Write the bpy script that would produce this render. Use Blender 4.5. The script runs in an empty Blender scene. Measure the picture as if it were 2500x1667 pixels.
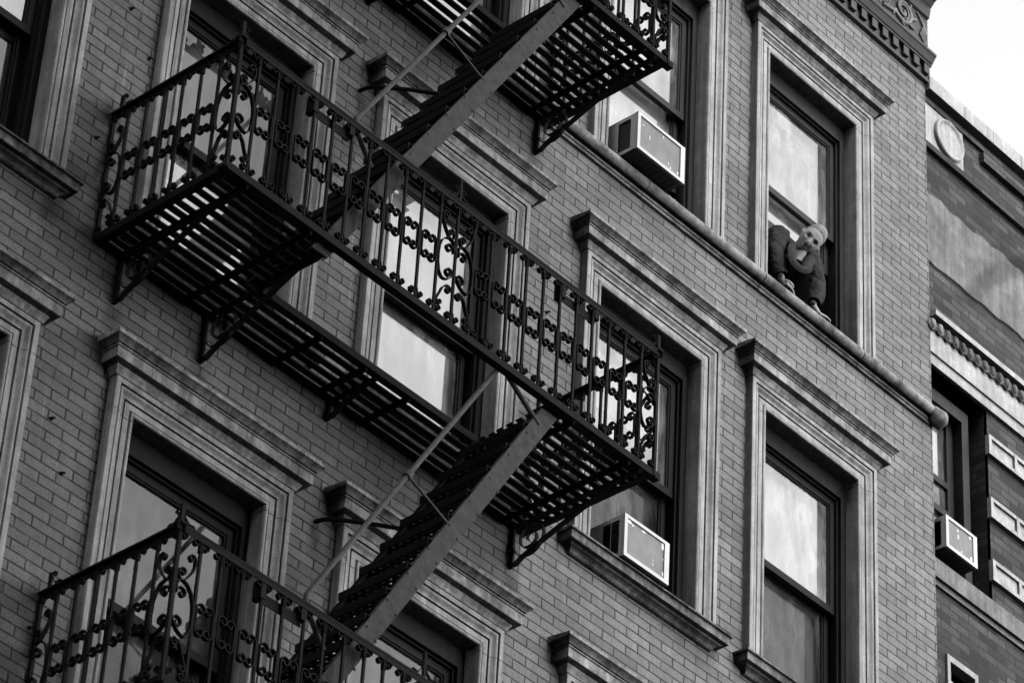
import bpy, math, random
from mathutils import Vector, Matrix
random.seed(7)
S = bpy.context.scene
COL = S.collection
R_ = math.radians
PI = math.pi

# ------------------------------------------------------------------ camera, world, sun, exposure
RC = [[0.6624009292474711, -0.7474506621770656, 0.050423372984687964],
      [0.4837267166017879, 0.37534777549551995, -0.7906468940533558],
      [0.5720432436256375, 0.54811636998144, 0.6101925699159477]]
cd = bpy.data.cameras.new("camera"); cam = bpy.data.objects.new("camera", cd); COL.objects.link(cam)
m = Matrix(((RC[0][0], -RC[1][0], -RC[2][0]), (RC[0][1], -RC[1][1], -RC[2][1]), (RC[0][2], -RC[1][2], -RC[2][2]))).to_4x4()
m.translation = Vector((0, -12.1, 0)); cam.matrix_world = m
cd.sensor_width = 36; cd.lens = 9262.935 / 2500 * 36; cd.clip_start = .1; cd.clip_end = 500
cd.dof.use_dof = True; cd.dof.focus_distance = 22; cd.dof.aperture_fstop = 6
S.camera = cam

SUN_EL, SUN_AZ = 44, 184          # azimuth measured clockwise from +Y
w = bpy.data.worlds.new("World"); S.world = w; w.use_nodes = True
nt = w.node_tree; bg = nt.nodes["Background"]
sky = nt.nodes.new("ShaderNodeTexSky"); sky.sky_type = 'NISHITA'; sky.sun_disc = False
sky.sun_elevation = R_(SUN_EL); sky.sun_rotation = R_(SUN_AZ)
sky.air_density = 1.0; sky.dust_density = .4; sky.ozone_density = 1.0
bw = nt.nodes.new("ShaderNodeRGBToBW")
nt.links.new(sky.outputs[0], bw.inputs[0]); nt.links.new(bw.outputs[0], bg.inputs[0]); bg.inputs[1].default_value = .15
ld = bpy.data.lights.new("sun", 'SUN'); sun = bpy.data.objects.new("sun", ld); COL.objects.link(sun)
ld.energy = .8; ld.angle = R_(25); ld.color = (1, 1, 1)
sd = Vector((math.sin(R_(SUN_AZ)) * math.cos(R_(SUN_EL)), math.cos(R_(SUN_AZ)) * math.cos(R_(SUN_EL)), math.sin(R_(SUN_EL))))
sun.rotation_euler = sd.to_track_quat('Z', 'Y').to_euler()
vs = S.view_settings; vs.view_transform = 'Standard'; vs.look = 'None'; vs.gamma = 1; vs.use_curve_mapping = False
vs.exposure = 2.3
S.cycles.max_bounces = 8; S.cycles.diffuse_bounces = 0; S.cycles.transparent_max_bounces = 16

# ------------------------------------------------------------------ mesh builder
class MB:
    def __init__(s): s.v = []; s.f = []; s.sm = []
    def add(s, vs, fs, smooth=False):
        b = len(s.v); s.v += [tuple(p) for p in vs]
        for f in fs: s.f.append(tuple(b + i for i in f)); s.sm.append(smooth)
    def box(s, x0, x1, y0, y1, z0, z1):
        s.add([(x0,y0,z0),(x1,y0,z0),(x1,y1,z0),(x0,y1,z0),(x0,y0,z1),(x1,y0,z1),(x1,y1,z1),(x0,y1,z1)],
              [(0,3,2,1),(4,5,6,7),(0,1,5,4),(1,2,6,5),(2,3,7,6),(3,0,4,7)])
    def bar(s, p, q, w, h, up=(0,0,1)):
        p = Vector(p); q = Vector(q); d = (q - p).normalized(); u = Vector(up)
        a = d.cross(u).normalized() * (w / 2); b = a.cross(d).normalized() * (h / 2)
        s.add([p-a-b, p+a-b, p+a+b, p-a+b, q-a-b, q+a-b, q+a+b, q-a+b],
              [(0,1,2,3),(7,6,5,4),(0,4,5,1),(1,5,6,2),(2,6,7,3),(3,7,4,0)])
    def tube(s, pts, r, n=8, cap=True):
        pts = [Vector(p) for p in pts]; N = len(pts); rs = r if isinstance(r, (list, tuple)) else [r] * N
        vs = []; prev = None
        for i, p in enumerate(pts):
            d = (pts[min(i+1, N-1)] - pts[max(i-1, 0)]).normalized()
            if prev is None:
                prev = d.orthogonal().normalized()
            a = (prev - d * prev.dot(d)).normalized(); prev = a; b = d.cross(a)
            for k in range(n):
                t = 2 * PI * k / n; vs.append(p + (a * math.cos(t) + b * math.sin(t)) * rs[i])
        fs = [(i*n+k, i*n+(k+1) % n, (i+1)*n+(k+1) % n, (i+1)*n+k) for i in range(N-1) for k in range(n)]
        s.add(vs, fs, True)
        if cap: s.add(vs[:n], [tuple(range(n))[::-1]]); s.add(vs[-n:], [tuple(range(n))])
    def strap(s, path, O, U, V, Nn, w, t):
        """flat strip bent along a 2-D path (u, v) in the plane O+U*u+V*v, width w along Nn, thickness t"""
        O, U, V, Nn = Vector(O), Vector(U), Vector(V), Vector(Nn); n = len(path); vs = []
        for i, (u, v) in enumerate(path):
            a = path[max(i-1, 0)]; b = path[min(i+1, n-1)]; du, dv = b[0]-a[0], b[1]-a[1]; L = math.hypot(du, dv) or 1
            nu, nv = -dv / L * t / 2, du / L * t / 2
            p = O + U * u + V * v; o = U * nu + V * nv; k = Nn * (w / 2)
            vs += [p + o - k, p + o + k, p - o + k, p - o - k]
        fs = []
        for i in range(n - 1):
            a, b = 4*i, 4*i+4
            fs += [(a, a+1, b+1, b), (a+1, a+2, b+2, b+1), (a+2, a+3, b+3, b+2), (a+3, a, b, b+3)]
        fs += [(3, 2, 1, 0), (4*n-4, 4*n-3, 4*n-2, 4*n-1)]
        s.add(vs, fs)
    def sweep(s, rows, closed=False, smooth=False):
        """rows: list of equally long point lists, skinned"""
        n = len(rows[0]); vs = [p for r in rows for p in r]
        fs = [(i*n+k, (i+1)*n+k, (i+1)*n+k+1, i*n+k+1) for i in range(len(rows)-1) for k in range(n-1)]
        s.add(vs, fs, smooth)
    def ball(s, c, r, n=8, m=6, sc=(1,1,1)):
        vs = [(c[0]+r*sc[0]*math.sin(PI*i/m)*math.cos(2*PI*k/n), c[1]+r*sc[1]*math.sin(PI*i/m)*math.sin(2*PI*k/n), c[2]+r*sc[2]*math.cos(PI*i/m)) for i in range(m+1) for k in range(n)]
        fs = [(i*n+k, (i+1)*n+k, (i+1)*n+(k+1) % n, i*n+(k+1) % n) for i in range(m) for k in range(n)]
        s.add(vs, fs, True)
    def mesh(s, name, mat):
        me = bpy.data.meshes.new(name); me.from_pydata(s.v, [], s.f)
        me.polygons.foreach_set('use_smooth', s.sm)
        if mat: me.materials.append(mat)
        me.update(); return me

def link(name, me, parent=None, loc=None):
    o = bpy.data.objects.new(name, me); COL.objects.link(o)
    if loc is not None: o.location = loc
    if parent is not None:
        o.parent = parent; o.matrix_parent_inverse = WM[parent.name].inverted() if parent.name in WM else Matrix()
    WM[o.name] = Matrix.Translation(o.location) if loc is not None else Matrix()
    return o
WM = {}
def part(name, mb, mat, parent, loc=None): return link(name, mb.mesh(name, mat), parent, loc)
def thing(name, loc, label, cat, group=None):
    o = bpy.data.objects.new(name, None); COL.objects.link(o); o.location = loc; o.empty_display_size = .2
    WM[o.name] = Matrix.Translation(loc); o['label'] = label; o['category'] = cat
    if group: o['group'] = group
    return o
def struct(name, mb, mat):
    o = link(name, mb.mesh(name, mat)); o['kind'] = 'structure'; return o
def copy_tree(o, parent=None):
    c = o.copy(); COL.objects.link(c)
    if parent is not None: c.parent = parent; c.matrix_parent_inverse = o.matrix_parent_inverse.copy()
    for ch in list(o.children): copy_tree(ch, c)
    return c

# ------------------------------------------------------------------ materials (all neutral grey: the photograph is black and white)
def new_mat(name):
    mt = bpy.data.materials.new(name); mt.use_nodes = True; n = mt.node_tree; b = n.nodes["Principled BSDF"]
    return mt, n, b
def nd(n, t, **kw):
    x = n.nodes.new(t)
    for k, v in kw.items(): setattr(x, k, v)
    return x
def math_(n, op, a, b=None, c=None):
    x = nd(n, "ShaderNodeMath", operation=op)
    for i, q in enumerate((a, b, c)):
        if q is None: continue
        if isinstance(q, (int, float)): x.inputs[i].default_value = q
        else: n.links.new(q, x.inputs[i])
    return x.outputs[0]
def noise(n, vec, scale, detail=4, rough=.6, sc=(1,1,1)):
    mp = nd(n, "ShaderNodeMapping"); mp.inputs['Scale'].default_value = sc; n.links.new(vec, mp.inputs[0])
    x = nd(n, "ShaderNodeTexNoise"); x.inputs['Scale'].default_value = scale; x.inputs['Detail'].default_value = detail; x.inputs['Roughness'].default_value = rough
    n.links.new(mp.outputs[0], x.inputs['Vector']); return x.outputs[0]
def maprange(n, v, a, b, c, d):
    x = nd(n, "ShaderNodeMapRange"); x.inputs[1].default_value = a; x.inputs[2].default_value = b; x.inputs[3].default_value = c; x.inputs[4].default_value = d
    n.links.new(v, x.inputs[0]); return x.outputs[0]
def coords(n, rnd=True):
    tc = nd(n, "ShaderNodeTexCoord"); v = tc.outputs['Object']
    if rnd:
        oi = nd(n, "ShaderNodeObjectInfo"); a = nd(n, "ShaderNodeVectorMath", operation='MULTIPLY_ADD')
        cb = nd(n, "ShaderNodeCombineXYZ"); 
        for i in range(3): n.links.new(oi.outputs['Random'], cb.inputs[i])
        n.links.new(cb.outputs[0], a.inputs[0]); a.inputs[1].default_value = (37., 53., 71.); n.links.new(v, a.inputs[2]); v = a.outputs[0]
    return v
def grey(n, val):
    c = nd(n, "ShaderNodeCombineColor")
    for i in range(3): n.links.new(val, c.inputs[i])
    return c.outputs[0]
def bump(n, b, h, strength, dist):
    x = nd(n, "ShaderNodeBump"); x.inputs['Strength'].default_value = strength; x.inputs['Distance'].default_value = dist
    n.links.new(h, x.inputs['Height']); n.links.new(x.outputs[0], b.inputs['Normal'])

def mat_stone(name, base, streak=.45, blotch=.35):
    mt, n, b = new_mat(name); v = coords(n)
    st = maprange(n, noise(n, v, 3.0, 6, .72, (7, 7, .30)), .40, .60, 1 - streak, 1 + streak * .45)
    bl = maprange(n, noise(n, v, 5.0, 8, .78), .40, .62, 1 - blotch, 1 + blotch * .5)
    gr = maprange(n, noise(n, v, 95, 3, .75), .3, .7, .82, 1.18)
    sp = maprange(n, noise(n, v, 42, 3, .6), .6, .74, 1, .72)
    x = math_(n, 'MULTIPLY', math_(n, 'MULTIPLY', math_(n, 'MULTIPLY', st, bl), gr), sp)
    x = math_(n, 'MULTIPLY', x, base); n.links.new(grey(n, x), b.inputs['Base Color']); b.inputs['Roughness'].default_value = .85
    h = math_(n, 'ADD', noise(n, v, 160, 4, .7), math_(n, 'MULTIPLY', noise(n, v, 18, 4, .6), 1.2)); bump(n, b, h, .4, .003); return mt

def mat_brick(name, base, var, mortar, ox, oz, bwid=.208, rowh=.0637, msz=.0042, soot=.3, grain=.38, stains=()):
    mt, n, b = new_mat(name); v = coords(n, False)
    sx = nd(n, "ShaderNodeSeparateXYZ"); n.links.new(v, sx.inputs[0])
    wz = math_(n, 'MULTIPLY', math_(n, 'SUBTRACT', noise(n, v, 5.5, 3), .5), .006)
    wx = math_(n, 'MULTIPLY', math_(n, 'SUBTRACT', noise(n, v, 7.3, 3), .5), .014)
    u = math_(n, 'ADD', math_(n, 'ADD', sx.outputs[0], ox), wx); q = math_(n, 'ADD', math_(n, 'ADD', sx.outputs[2], oz), wz)
    # side walls use y as the running coordinate
    u = math_(n, 'ADD', u, sx.outputs[1])
    cb = nd(n, "ShaderNodeCombineXYZ"); n.links.new(u, cb.inputs[0]); n.links.new(q, cb.inputs[1])
    br = nd(n, "ShaderNodeTexBrick"); br.offset = .5; br.offset_frequency = 2; br.squash = 1
    br.inputs['Color1'].default_value = (0, 0, 0, 1); br.inputs['Color2'].default_value = (1, 1, 1, 1); br.inputs['Mortar'].default_value = (.5, .5, .5, 1)
    br.inputs['Scale'].default_value = 1; br.inputs['Mortar Size'].default_value = msz; br.inputs['Mortar Smooth'].default_value = .35
    br.inputs['Brick Width'].default_value = bwid; br.inputs['Row Height'].default_value = rowh
    n.links.new(cb.outputs[0], br.inputs['Vector'])
    tint = maprange(n, br.outputs['Color'], 0, 1, 1 - var, 1 + var)
    so = maprange(n, noise(n, v, 1.3, 6, .62), .33, .62, 1 - soot, 1.06)
    ve = maprange(n, noise(n, v, 6, 4, .6, (3, 3, .5)), .38, .66, .86, 1.08)
    gr = maprange(n, noise(n, v, 85, 3, .75), .3, .7, 1 - grain, 1 + grain)
    pit = maprange(n, noise(n, v, 60, 3, .6), .60, .68, 1, .5)
    x = math_(n, 'MULTIPLY', math_(n, 'MULTIPLY', math_(n, 'MULTIPLY', tint, so), math_(n, 'MULTIPLY', ve, gr)), math_(n, 'MULTIPLY', pit, base))
    sn = noise(n, v, 30, 5, .75)
    for (cx_, cz_, rx_, rz_, k_) in stains:         # rust and soot patches, pale drips
        dx = math_(n, 'MULTIPLY', math_(n, 'SUBTRACT', sx.outputs[0], cx_), 1/rx_); dz_ = math_(n, 'MULTIPLY', math_(n, 'SUBTRACT', sx.outputs[2], cz_), 1/rz_)
        d_ = math_(n, 'SQRT', math_(n, 'ADD', math_(n, 'MULTIPLY', dx, dx), math_(n, 'MULTIPLY', dz_, dz_)))
        d_ = math_(n, 'ADD', d_, math_(n, 'MULTIPLY', math_(n, 'SUBTRACT', sn, .5), 1.6))
        x = math_(n, 'MULTIPLY', x, maprange(n, d_, .25, 1.0, k_, 1.0))
    jn = maprange(n, noise(n, v, 9, 3), .3, .55, .55, 1.0)         # joints partly smeared shut
    fac = math_(n, 'MULTIPLY', br.outputs['Fac'], jn)
    mx = nd(n, "ShaderNodeMix"); n.links.new(fac, mx.inputs[0]); n.links.new(x, mx.inputs[2]); mx.inputs[3].default_value = mortar
    n.links.new(grey(n, mx.outputs[0]), b.inputs['Base Color']); b.inputs['Roughness'].default_value = .88
    h = math_(n, 'ADD', math_(n, 'MULTIPLY', fac, -1.0), math_(n, 'MULTIPLY', noise(n, v, 90, 4, .7), .35)); bump(n, b, h, .5, .004); return mt

def mat_plain(name, base, rough=.6, var=.2, nscale=30, bmp=.1, bs=120, metal=0, sc=(1,1,1), spec=.5):
    mt, n, b = new_mat(name); v = coords(n)
    x = math_(n, 'MULTIPLY', maprange(n, noise(n, v, nscale, 5, .6, sc), .3, .7, 1 - var, 1 + var), base)
    n.links.new(grey(n, x), b.inputs['Base Color']); b.inputs['Roughness'].default_value = rough; b.inputs['Metallic'].default_value = metal
    b.inputs['Specular IOR Level'].default_value = spec
    if bmp: bump(n, b, noise(n, v, bs, 4, .65), bmp, .004)
    return mt
def mat_glass(name, veil=.04, refl=.06, veilcol=.5, fk=.7):
    mt = bpy.data.materials.new(name); mt.use_nodes = True; n = mt.node_tree; n.nodes.clear()
    out = nd(n, "ShaderNodeOutputMaterial"); tr = nd(n, "ShaderNodeBsdfTransparent"); gl = nd(n, "ShaderNodeBsdfGlossy"); df = nd(n, "ShaderNodeBsdfDiffuse")
    tr.inputs[0].default_value = (.92,)*3 + (1,); gl.inputs['Roughness'].default_value = .015
    v = coords(n); fr = nd(n, "ShaderNodeFresnel"); fr.inputs[0].default_value = 1.5
    f = math_(n, 'ADD', math_(n, 'MULTIPLY', fr.outputs[0], fk), refl)
    dn = math_(n, 'MULTIPLY', maprange(n, noise(n, v, 9, 7, .75, (1, 1, .30)), .38, .64, veil * .2, veil * 2.2), maprange(n, noise(n, v, 2.2, 3, .5), .35, .65, .5, 1.5))  # mottled diffuse veil; bright and grey panes use it as painted reflection
    df.inputs[0].default_value = (veilcol,)*3 + (1,)
    m1 = nd(n, "ShaderNodeMixShader"); n.links.new(dn, m1.inputs[0]); n.links.new(tr.outputs[0], m1.inputs[1]); n.links.new(df.outputs[0], m1.inputs[2])
    m2 = nd(n, "ShaderNodeMixShader"); n.links.new(f, m2.inputs[0]); n.links.new(m1.outputs[0], m2.inputs[1]); n.links.new(gl.outputs[0], m2.inputs[2])
    n.links.new(m2.outputs[0], out.inputs[0]); return mt

BRICK = mat_brick("tan_brick", .20, .20, .020, .208*50 - 8.947, .0637*200 - 12.195, msz=.0060, soot=.26, stains=[(9.67, 11.82, .09, .16, .45), (10.29, 11.80, .10, .16, .45), (12.74, 11.84, .09, .15, .5), (12.73, 14.86, .09, .15, .5),
    (9.47, 13.05, .13, .10, .45), (9.44, 12.62, .05, .08, .35), (9.46, 12.20, .12, .12, .45), (11.23, 11.34, .06, .14, .5), (11.25, 14.36, .06, .14, .5), (9.16, 12.20, .08, .14, .5), (14.36, 12.20, .25, .10, .7),
    (11.29, 13.45, .006, .30, 1.7), (11.31, 13.0, .005, .25, 1.6), (9.52, 13.35, .006, .16, 1.7), (9.33, 11.0, .006, .25, 1.5), (14.62, 16.9, .006, .2, 1.5), (16.24, 16.8, .005, .4, 1.4), (11.22, 12.24, .16, .07, .5), (12.85, 12.28, .2, .06, .6)])
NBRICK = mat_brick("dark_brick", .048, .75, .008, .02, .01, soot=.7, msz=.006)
STONE = mat_stone("brownstone", .40, .34, .25)
HOODM = mat_stone("weathered_hood_stone", .36, .38, .6)
SOOTY = mat_stone("soot_stained_stone", .19, .45, .8)
BANDM = mat_stone("band_stone", .27, .2, .75)
NSTONE = mat_stone("pale_limestone", .42, .2, .25)
STUCCO = mat_stone("cement_render", .18, .3, .35)
IRON = mat_plain("black_painted_iron", .006, .7, .4, 40, .35, 90, spec=.12)
STRING = mat_plain("grey_painted_steel", .032, .8, .55, 16, 1.0, 45)
PIPE = mat_plain("worn_pipe_paint", .042, .7, .6, 25, .25, 120)
CORN = mat_plain("dark_sheet_metal", .03, .55, .4, 9, .15, 60)
FRIEZE = mat_plain("grey_cast_relief", .15, .6, .4, 9, .25, 60)
WOOD = mat_plain("dark_window_wood", .014, .6, .35, 20, .15, 80, sc=(1,1,.2), spec=.12)
WOODL = mat_plain("grey_window_wood", .028, .5, .3, 20, .15, 80, sc=(1,1,.2), spec=.2)
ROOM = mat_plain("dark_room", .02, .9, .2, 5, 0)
BLIND = mat_plain("white_roller_blind", .72, .8, .07, 6, .05, 60)
CURT = mat_plain("grey_curtain", .12, .8, .35, 3, .3, 8, sc=(4,1,.3))
ACW = mat_plain("white_enamel", .62, .4, .06, 8, .02, 60)
ACS = mat_plain("lightened_enamel_side", .75, .45, .08, 8, .02, 60)  # side colour lightened to make up for missing bounce light
ACV = mat_plain("lightened_louvre_back", .14, .7, .3, 8, 0)  # backing lightened as well, because little light reaches this side
ACD = mat_plain("dark_vent", .02, .7, .2, 8, 0)
CHIP = mat_plain("bare_white_patch", .9, .5, .02, 8, 0)
GL_CLEAR = mat_glass("clear_pane", .05, .03, .5, 1.5)
GL_BRIGHT = mat_glass("sky_bright_pane", .17, .12, .85, 2.5)  # pale veil and raised mirror share paint in a bright mottled sky
GL_VEIL = mat_glass("grey_sheen_pane", .14, .02, .4, 1.3)  # grey veil mixed into the glass to imitate dull reflections
GL_SCREEN = mat_glass("screened_pane", .35, .0, .12)
def mat_fins():
    mt, n, b = new_mat("condenser_fins"); v = coords(n, False); sx = nd(n, "ShaderNodeSeparateXYZ"); n.links.new(v, sx.inputs[0])
    wv = math_(n, 'ABSOLUTE', math_(n, 'SUBTRACT', math_(n, 'FRACT', math_(n, 'MULTIPLY', sx.outputs[2], 90.)), .5))
    x = maprange(n, wv, 0, .5, .12, .30); x = math_(n, 'MULTIPLY', x, maprange(n, noise(n, v, 6, 5, .7, (1, 1, .5)), .35, .65, .7, 1.15))
    n.links.new(grey(n, x), b.inputs['Base Color']); b.inputs['Roughness'].default_value = .6; return mt
FINS = mat_fins()
SKIN = mat_plain("skin", .40, .55, .06, 40, .03, 200)
HAIR = mat_plain("pale_tied_hair", .26, .45, .5, 90, .5, 150, sc=(1,1,.3))
COAT = mat_plain("grey_wool_coat", .045, 1.0, .5, 110, .8, 130, spec=.05)
KNIT = mat_plain("black_top", .004, 1.0, .2, 60, .2, 150, spec=0)
LIP = mat_plain("lips", .10, .5, .05, 40, 0)
EYE = mat_plain("eye", .03, .3, .05, 40, 0)
BROW = mat_plain("eyebrow_hair", .08, .7, .1, 40, 0)
ASPH = mat_plain("asphalt", .05, .9, .2, 3, .2, 60)
PAVE = mat_plain("concrete_paving", .06, .9, .15, 2, .2, 40)
OPPM = mat_brick("shade_block_brick", .05, .3, .04, 0, 0)
BARK = mat_plain("twig_bark", .06, .8, .2, 40, .2, 60)

# ------------------------------------------------------------------ street (below the frame) and an unseen block added across it to shade the left of the facade
b = MB(); b.box(-150, 150, -150, 40, -1.9, -1.74); struct("ground", b, ASPH)
b = MB(); b.box(-60, 60, -4.2, .2, -1.736, -1.6); struct("pavement", b, PAVE)

b = MB(); b.box(-45, 13.7, -40, -15.2, -1.73, 37); ob = link("shade_block", b.mesh("shade_block", OPPM))
ob['label'] = "unseen brick block added across the street to shade the left of the facade"; ob['category'] = "building"
# ------------------------------------------------------------------ the tenement
HW, M_IN = .642, .165
COLS = {'A': 8.546, 'B': 10.355, 'C': 12.02, 'D': 13.828, 'E': 15.424}
ROWS = {2: 11.455, 3: 14.497, 4: 17.52}
CX = 16.761
bld = thing("tenement_building", (12, 3, -1.6), "tan brick tenement with stone window surrounds and a dark bracketed cornice", "building")
holes = []
for r, T in ROWS.items():
    for c, cx in COLS.items():
        holes.append((cx - .55, cx + .55, T - 2.125, T - .12))
xs = sorted({-2., CX} | {h[0] for h in holes} | {h[1] for h in holes}); zs = sorted({-1.6, 19.4} | {h[2] for h in holes} | {h[3] for h in holes})
b = MB()
for i in range(len(xs)-1):
    for j in range(len(zs)-1):
        mx, mz = (xs[i]+xs[i+1])/2, (zs[j]+zs[j+1])/2
        if any(h[0] < mx < h[1] and h[2] < mz < h[3] for h in holes): continue
        b.add([(xs[i],0,zs[j]),(xs[i+1],0,zs[j]),(xs[i+1],0,zs[j+1]),(xs[i],0,zs[j+1])], [(0,1,2,3)])
b.add([(CX,0,-1.6),(CX,12,-1.6),(CX,12,19.4),(CX,0,19.4)], [(0,1,2,3)])
b.add([(-2,0,19.4),(CX,0,19.4),(CX,12,19.4),(-2,12,19.4)], [(0,1,2,3)])
b.add([(-2,0,-1.6),(-2,12,-1.6),(-2,12,19.4),(-2,0,19.4)], [(3,2,1,0)])
b.add([(-2,12,-1.6),(CX,12,-1.6),(CX,12,19.4),(-2,12,19.4)], [(3,2,1,0)])
part("brick_wall", b, BRICK, bld)

def arc(cx, cz, r, a0, a1, n): return [(cx + r*math.cos(R_(a0+(a1-a0)*i/n)), cz + r*math.sin(R_(a0+(a1-a0)*i/n))) for i in range(n+1)]
# surround profile: (inset from the outer edge, y)
PROF = [(0, .01), (0, -.053), (.003, -.056), (.033, -.056), (.035, -.036), (.042, -.036), (.044, -.050), (.051, -.050), (.058, -.046), (.066, -.037), (.074, -.031), (.088, -.029), (.089, -.010), (.098, -.010), (.100, -.026), (.135, -.026), (.136, -.016), (.141, -.016)]
PROF += [(.153 + .012*math.cos(R_(a)), -.022 + .012*math.sin(R_(a))) for a in range(-180, 1, 30)] + [(.165, .075)]
def surround_mesh(bottom):
    b = MB(); HWn = HW; jz = -.20
    # jambs and head are separate stones with a thin open joint
    rows = [[(-HWn + s, y, bottom) for s, y in PROF], [(-HWn + s, y, jz - .002) for s, y in PROF]]; b.sweep([r for r in rows][::-1])
    rows = [[(HWn - s, y, bottom) for s, y in PROF], [(HWn - s, y, jz - .002) for s, y in PROF]]; b.sweep(rows)
    rows = [[(-HWn + s, y, jz + .002) for s, y in PROF], [(-HWn + s, y, -s) for s, y in PROF], [(HWn - s, y, -s) for s, y in PROF], [(HWn - s, y, jz + .002) for s, y in PROF]]
    b.sweep(rows[::-1])
    return b
SUR = {False: surround_mesh(-2.10).mesh("window_surround", STONE), True: surround_mesh(-2.15).mesh("window_surround", STONE)}
HP = [(.05, 0), (.060, .0), (.063, .006), (.067, .018), (.074, .030), (.078, .038), (.078, .046), (.116, .050), (.119, .052), (.119, .110), (.124, .113), (.128, .114), (.129, .120), (.122, .123), (.122, .127), (.133, .129), (.136, .137), (.143, .147), (.152, .155), (.159, .159), (.162, .162), (.163, .180), (.161, .182), (-.0, .208)]
def hood_mesh():
    b = MB(); p0 = .05
    rows = [[(-HW - max(p-p0, -.0), 0.005, z) for p, z in HP], [(-HW - max(p-p0, 0), -p, z) for p, z in HP], [(HW + max(p-p0, 0), -p, z) for p, z in HP], [(HW + max(p-p0, 0), .005, z) for p, z in HP]]
    # keep the top slab mitred back to the wall
    for r, sx in zip(rows, (-1, -1, 1, 1)): r[-1] = (sx * (HW + .163 - p0), .005, .202)
    b.sweep(rows[::-1])
    return b
HOOD = hood_mesh().mesh("hood", HOODM); HOOD.materials.append(SOOTY)
for i, pl in enumerate(HOOD.polygons):
    if i % (len(HP) - 1) in (14, 15, 16, 17, 18, 19): pl.material_index = 1
SP = [(.0, -.112), (.022, -.108), (.030, -.100), (.034, -.090), (.046, -.082), (.064, -.076), (.070, -.068), (.098, -.066), (.100, -.064), (.100, -.016), (.104, -.013), (.116, -.012), (.117, -.010), (.117, .000), (.0, .012)]
def sill_mesh():
    b = MB(); o = -.03
    rows = [[(-HW - max(p+o, 0), .01, z) for p, z in SP], [(-HW - max(p+o, 0), -p, z) for p, z in SP], [(HW + max(p+o, 0), -p, z) for p, z in SP], [(HW + max(p+o, 0), .01, z) for p, z in SP]]
    for r, sx in zip(rows, (-1, -1, 1, 1)): r[-1] = (sx * (HW + .117 + o), .01, .010)
    b.sweep(rows[::-1]); b.box(-.56, .56, 0, .2, .0, .012); return b
SILL = sill_mesh().mesh("sill", SOOTY)

def pane_quad(x0, x1, z0, z1, y):
    b = MB(); b.box(x0, x1, y - .002, y + .002, z0, z1); return b
def glass_quad(x0, x1, z0, z1, y):
    b = MB(); b.add([(x0, y, z0), (x1, y, z0), (x1, y, z1), (x0, y, z1)], [(0, 1, 2, 3)]); return b
def sash(x0, x1, z0, z1, y0, y1, st=.055, rt=.06, rb=.05):
    b = MB(); b.box(x0, x0+st, y0, y1, z0, z1); b.box(x1-st, x1, y0, y1, z0, z1); b.box(x0+st, x1-st, y0, y1, z1-rt, z1); b.box(x0+st, x1-st, y0, y1, z0, z0+rb)
    # glazing bead
    for (a, c, d, e) in ((x0+st, x0+st+.012, z0+rb, z1-rt), (x1-st-.012, x1-st, z0+rb, z1-rt)): b.box(a, c, y0+.008, y1-.006, d, e)
    b.box(x0+st+.012, x1-st-.012, y0+.008, y1-.006, z1-rt-.012, z1-rt); return b

def window(c, r, up='clear', lo='clear', blind_u=None, blind_l=None, lift=0, frame=None, meet=-1.13):
    cx, T = COLS[c], ROWS[r]; fm = frame or WOOD; zb = -2.108 if r != 4 else -2.14; hi = .477
    L = (cx, 0, T)
    su = link("window_surround", SUR[r == 4], bld, L); 
    link("hood", HOOD, su, L)
    if r != 4: link("sill", SILL, su, (cx, 0, T - 2.108))
    b = MB()   # box frame: casing, stops, head, wooden sill
    for sx in (-1, 1):
        a = (sx*(hi-.05), sx*.56); b.box(min(a), max(a), .075, .26, zb, -.13)
        a = (sx*(hi-.05-.014), sx*(hi-.05)); b.box(min(a), max(a), .10, .118, zb + .03, -.30)
        a = (sx*(hi-.05-.010), sx*(hi-.05)); b.box(min(a), max(a), .160, .168, zb + .03, -.30)
    b.box(-hi+.05, hi-.05, .076, .26, -.295, -.13); b.box(-hi+.064, hi-.064, .10, .118, -.309, -.295)
    b.box(-hi+.05, hi-.05, .085, .26, zb, zb + .03)
    wn = part("window", b, fm, bld, L)
    xw = hi - .052; zt = -.297; zm = meet
    part("sash", sash(-xw, xw, zm - .055, zt, .12, .157), fm, wn, L)
    part("pane", glass_quad(-xw+.05, xw-.05, zm - .01, zt - .055, .140), {'bright': GL_BRIGHT, 'clear': GL_CLEAR, 'veil': GL_VEIL, 'screen': GL_SCREEN}[up], wn, L)
    z0 = zb + .031 + lift
    part("sash", sash(-xw, xw, z0, zm + lift, .170, .207, rb=.075, rt=.05), fm, wn, L)
    part("pane", glass_quad(-xw+.05, xw-.05, z0 + .07, zm + lift - .045, .19), {'bright': GL_BRIGHT, 'clear': GL_CLEAR, 'veil': GL_VEIL, 'screen': GL_SCREEN}[lo], wn, L)
    if blind_u:
        d, mt_ = blind_u; part("blind", pane_quad(-xw+.01, xw-.01, zt - d, zt - .01, .225), mt_, wn, L)
    if blind_l:
        a, d, mt_ = blind_l; part("blind", pane_quad(-xw+.01, xw-.01, a, d, .24), mt_, wn, L)
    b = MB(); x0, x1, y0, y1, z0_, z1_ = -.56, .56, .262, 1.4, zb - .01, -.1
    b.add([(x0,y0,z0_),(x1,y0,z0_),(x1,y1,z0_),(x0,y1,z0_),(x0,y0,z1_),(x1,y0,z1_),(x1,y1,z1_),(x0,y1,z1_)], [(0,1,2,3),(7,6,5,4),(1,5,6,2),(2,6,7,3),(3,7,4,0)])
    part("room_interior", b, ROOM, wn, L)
    return wn

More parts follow.
